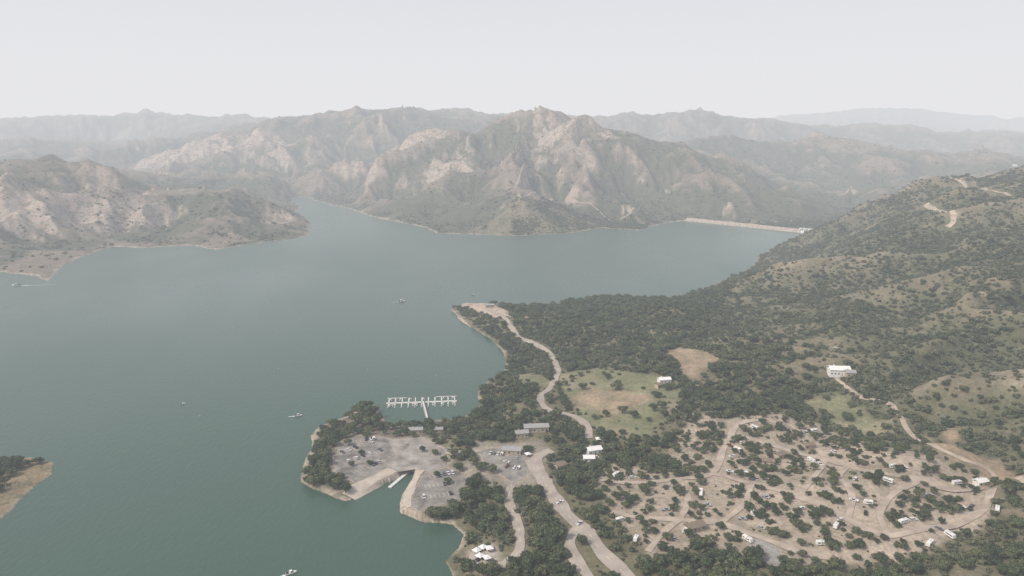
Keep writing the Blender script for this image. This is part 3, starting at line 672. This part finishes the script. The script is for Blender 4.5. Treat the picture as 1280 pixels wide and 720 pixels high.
def vehclear(X,Y,r):
    ok=np.ones(X.shape,bool)
    for x,y in occupied: ok&=((X-x)**2+(Y-y)**2>r*r)
    return ok
def inz(k,X,Y,j=0): return sdpoly(zones[k],X,Y)+j>0
# --- lowland oak woodland
X,Y=grid(-420,900,280,1150,6.8)
h,sd,e,sl,z=terr(X,Y);cl=clearance(X,Y);jn=fbm(X/25,Y/25,7,3)*8
camp=inz('camp',X,Y,jn*.5)|inz('camp2',X,Y,jn*.5)
mead=inz('meadow',X,Y,jn)|inz('meadow2',X,Y)|inz('meadow3',X,Y,jn)
bare=inz('dirt',X,Y)|inz('dirt2',X,Y)|inz('dirt3',X,Y)|inz('point',X,Y,2)|inz('south',X,Y,1)|inz('grey',X,Y)|inz('dirt4',X,Y)
clr=inz('clear',X,Y)
cluster=fbm(X/45,Y/45,15,3)
prob=np.clip(.66+cluster*1.3,.1,.97)
lowland=1-sstep(20,34,z)
botz=sstep(0,1,(450-Y)/60+ (X-250)/350)*(Y<600)
prob*=np.maximum(lowland,botz)
prob=np.where(mead,.11,prob);prob=np.where(clr,.3,prob);prob=np.where(camp,0,prob);prob=np.where(bare,0,prob)
k=(sd>3.5)&(cl>3.0)&(rng.random(X.size)<prob)&vehclear(X,Y,5)&(X>-260)
S=rng.uniform(.5,1.0,X.size)*(1+.2*cluster)
P=np.column_stack([X,Y])[k];Z=h[k];S_=S[k]
ind=(np.hypot(P[:,0],P[:,1])<640)&(rng.random(len(P))<.25)
for i in np.where(ind)[0]:
    o=place('oak_tree',oaks[int(rng.integers(0,6))],P[i,0],P[i,1],Z[i],rng.uniform(0,6.28),float(S_[i]))
spots=[(386,592,1.0),(392,603,1.05),(401,610,1.1),(410,616,1.0),(420,619,1.0),(428,622,.9),(394,580,1.1),(402,596,1.0),(398,568,1.05),(404,556,1.0),(408,544,.95),(400,588,1.),(410,602,1.05),(386,600,.8),(404,575,.9),(432,614,.9),(414,548,.9),(410,582,.8),(422,607,.9),
   (448,517,1.3),(456,514,1.5),(463,519,1.45),(470,528,1.25),(452,528,1.35),(461,532,1.2),(444,526,1.1),(472,536,1.0),(440,536,.8),
   (506,545,.8),(516,548,.7),(539,548,.9),(545,556,.7),(568,572,.8),(592,584,.9),(590,612,1.1),(584,628,1.1),(540,645,1.0),(530,648,.9),(552,645,1.1),(546,598,.6),(560,606,.6),(452,570,.55),(462,583,.55),(440,584,.55),(528,566,.6),(544,570,.6),(572,560,.8),(586,574,.9),(574,590,.8),(556,578,.6),(436,558,.7),(458,549,.7),
   # wooded top of the small peninsula at lower left
   (46,577,.7),(36,579,.6),(24,577,.9),(14,579,.95),(4,580,1.),(20,584,.9),(8,588,1.),(-4,586,1.),(28,582,.7),(0,596,.95),(14,592,.85),(-8,600,1.),(-14,590,1.),(6,604,.8),(-3,612,.8),(30,578,.5),(12,583,1.),(-12,610,.9),(52,576,.5)]
for u,v,s_ in spots:
    x,y=Qz(u,v,3);hh_=float(height([x],[y])[0])
    if hh_>0.6: place('oak_tree',oaks[random.randrange(6)],x,y,hh_,s_*7,s_)
mass('oak_woodland',P[~ind],Z[~ind],S_[~ind],oc,6)
# --- campground trees
X,Y=grid(0,700,300,760,6.0);camp=inz('camp',X,Y)|inz('camp2',X,Y)
X,Y=X[camp],Y[camp];h=height(X,Y);cl=clearance(X,Y);cn_=fbm(X/30,Y/30,33,3)
k=(cl>1.4)&(rng.random(X.size)<np.clip(.70+cn_*1.3,.1,1))&vehclear(X,Y,3.4)&~inz('grey',X,Y)
P=np.column_stack([X,Y])[k];Z=h[k];S=rng.uniform(.30,.72,len(P));ind=rng.random(len(P))<.15
for i in np.where(ind)[0]: place('oak_tree',oaks[int(rng.integers(0,5))],P[i,0],P[i,1],Z[i],rng.uniform(0,6.28),float(S[i]))
mass('campground_trees',P[~ind],Z[~ind],S[~ind],oc,6)
# --- understorey + chaparral on hillside
X,Y=grid(-60,1650,300,2050,4.5)
h,sd,e,sl,z=terr(X,Y);R_=np.hypot(X,Y)
cl=np.full(X.shape,99.);nr_=R_<1800;cl[nr_]=clearance(X[nr_],Y[nr_])
bad=np.zeros(X.shape,bool)
for zk in('dirt','dirt2','dirt3','point','south','grey','dirt4','clear'): bad|=inz(zk,X,Y)
mead=inz('meadow',X,Y)|inz('meadow2',X,Y)|inz('meadow3',X,Y);camp=inz('camp',X,Y)|inz('camp2',X,Y)
dn=fbm(X/70,Y/70,71,4);dn1=fbm(X/420,Y/420,61,4);dn3=fbm(X/16,Y/16,81,3)
prob=np.clip(.67-e*.6+dn1*.6+dn*1.1+dn3*.4,.13,.97)
prob=np.where(mead,.05,prob);prob=np.where(camp,.16,prob);prob=np.where(bad,0,prob)
k=(sd>4)&(cl>1.2)&(rng.random(X.size)<prob)
k&=(np.where(R_<1250,True,(X>0)))
nv_=R_<1000
occ=vehclear(X[nv_],Y[nv_],3);kk=np.ones(X.shape,bool);kk[np.where(nv_)[0]]=occ;k&=kk
S=np.clip(rng.lognormal(0,.42,X.size),.45,2.4)*(1.06+.35*np.clip(-e+dn,-.5,1));S=np.where(camp,S*.6,S)
mass('chaparral_shrubs',np.column_stack([X,Y])[k],h[k]-.1,S[k],scn,6)
X,Y=grid(150,1500,450,1900,9);h,sd,e,sl,z=terr(X,Y);dn=fbm(X/110,Y/110,55,3)
cl=clearance(X,Y);k=(z>20)&(sd>5)&(cl>4)&(rng.random(X.size)<np.clip((-e*1.4+dn*1.5)-.04,0.02,.75))&~(inz('camp',X,Y)|inz('meadow3',X,Y)|inz('dirt',X,Y))
mass('hillside_oaks',np.column_stack([X,Y])[k],h[k],rng.uniform(.4,.75,k.sum()),oc,6)
N_=90000;a=rng.uniform(math.radians(-38),math.radians(38),N_);r=1500*np.exp(rng.uniform(0,1,N_)*math.log(3.0));X=r*np.sin(a);Y=r*np.cos(a)
h,sd,e,sl,z=terr(X,Y);dn=fbm(X/90,Y/90,77,4)
k=(sd>8)&((X<0)|(r>2050))&(rng.random(N_)<np.clip(.25-e*.9+dn*1.2,.04,.9))
S=np.clip(rng.lognormal(.1,.4,N_),.6,2.8)
mass('mountain_shrubs',np.column_stack([X,Y])[k],h[k]-.2,S[k],scn,6)
# ------------------------------------------------------------------ haze air box: its emission stands in for daylight scattered in the air
m=bpy.data.materials.new('emissive_haze');m.use_nodes=True;nt=m.node_tree;nt.nodes.clear()
out=nt.nodes.new('ShaderNodeOutputMaterial');ab=nt.nodes.new('ShaderNodeVolumeAbsorption');em=nt.nodes.new('ShaderNodeEmission');ad=nt.nodes.new('ShaderNodeAddShader')
SIG=.000172;ext=(.90,.955,1.0);Lh=(.80,.80,.825)
ab.inputs['Density'].default_value=SIG;ab.inputs['Color'].default_value=(1-ext[0],1-ext[1],0,1)
em.inputs['Strength'].default_value=SIG;em.inputs['Color'].default_value=(Lh[0]*ext[0],Lh[1]*ext[1],Lh[2],1)
nt.links.new(ab.outputs[0],ad.inputs[0]);nt.links.new(em.outputs[0],ad.inputs[1]);nt.links.new(ad.outputs[0],out.inputs['Volume'])
b=B();b.box(-50000,50000,-50000,50000,-60,2600,0);hz=place('emissive_haze',b.mesh('emissive_haze',[m]),0,0,0)
# ------------------------------------------------------------------ world, sun, camera
w=bpy.data.worlds.new('World');sc.world=w;w.use_nodes=True;nt=w.node_tree
sky=nt.nodes.new('ShaderNodeTexSky');sky.sky_type='NISHITA';sky.sun_disc=False;EL=47;sky.sun_elevation=math.radians(EL);sky.sun_rotation=math.radians(-117);sky.dust_density=5;sky.air_density=1
nt.links.new(sky.outputs[0],nt.nodes['Background'].inputs[0]);nt.nodes['Background'].inputs[1].default_value=.15
sl_=bpy.data.lights.new('sun','SUN');sl_.energy=4.1;sl_.angle=math.radians(2);sl_.color=(1,.94,.86);so=bpy.data.objects.new('sun',sl_);sc.collection.objects.link(so);so.rotation_euler=(math.radians(90-EL),0,math.radians(-63))
cam=bpy.data.cameras.new('camera');co=bpy.data.objects.new('camera',cam);sc.collection.objects.link(co);co.location=(0,0,H);co.rotation_euler=(math.radians(90)-PITCH,0,0)
cam.sensor_width=36;cam.lens=F/1280*36;cam.clip_start=1;cam.clip_end=120000;sc.camera=co
sc.view_settings.view_transform='Standard';sc.view_settings.look='None';sc.view_settings.exposure=0
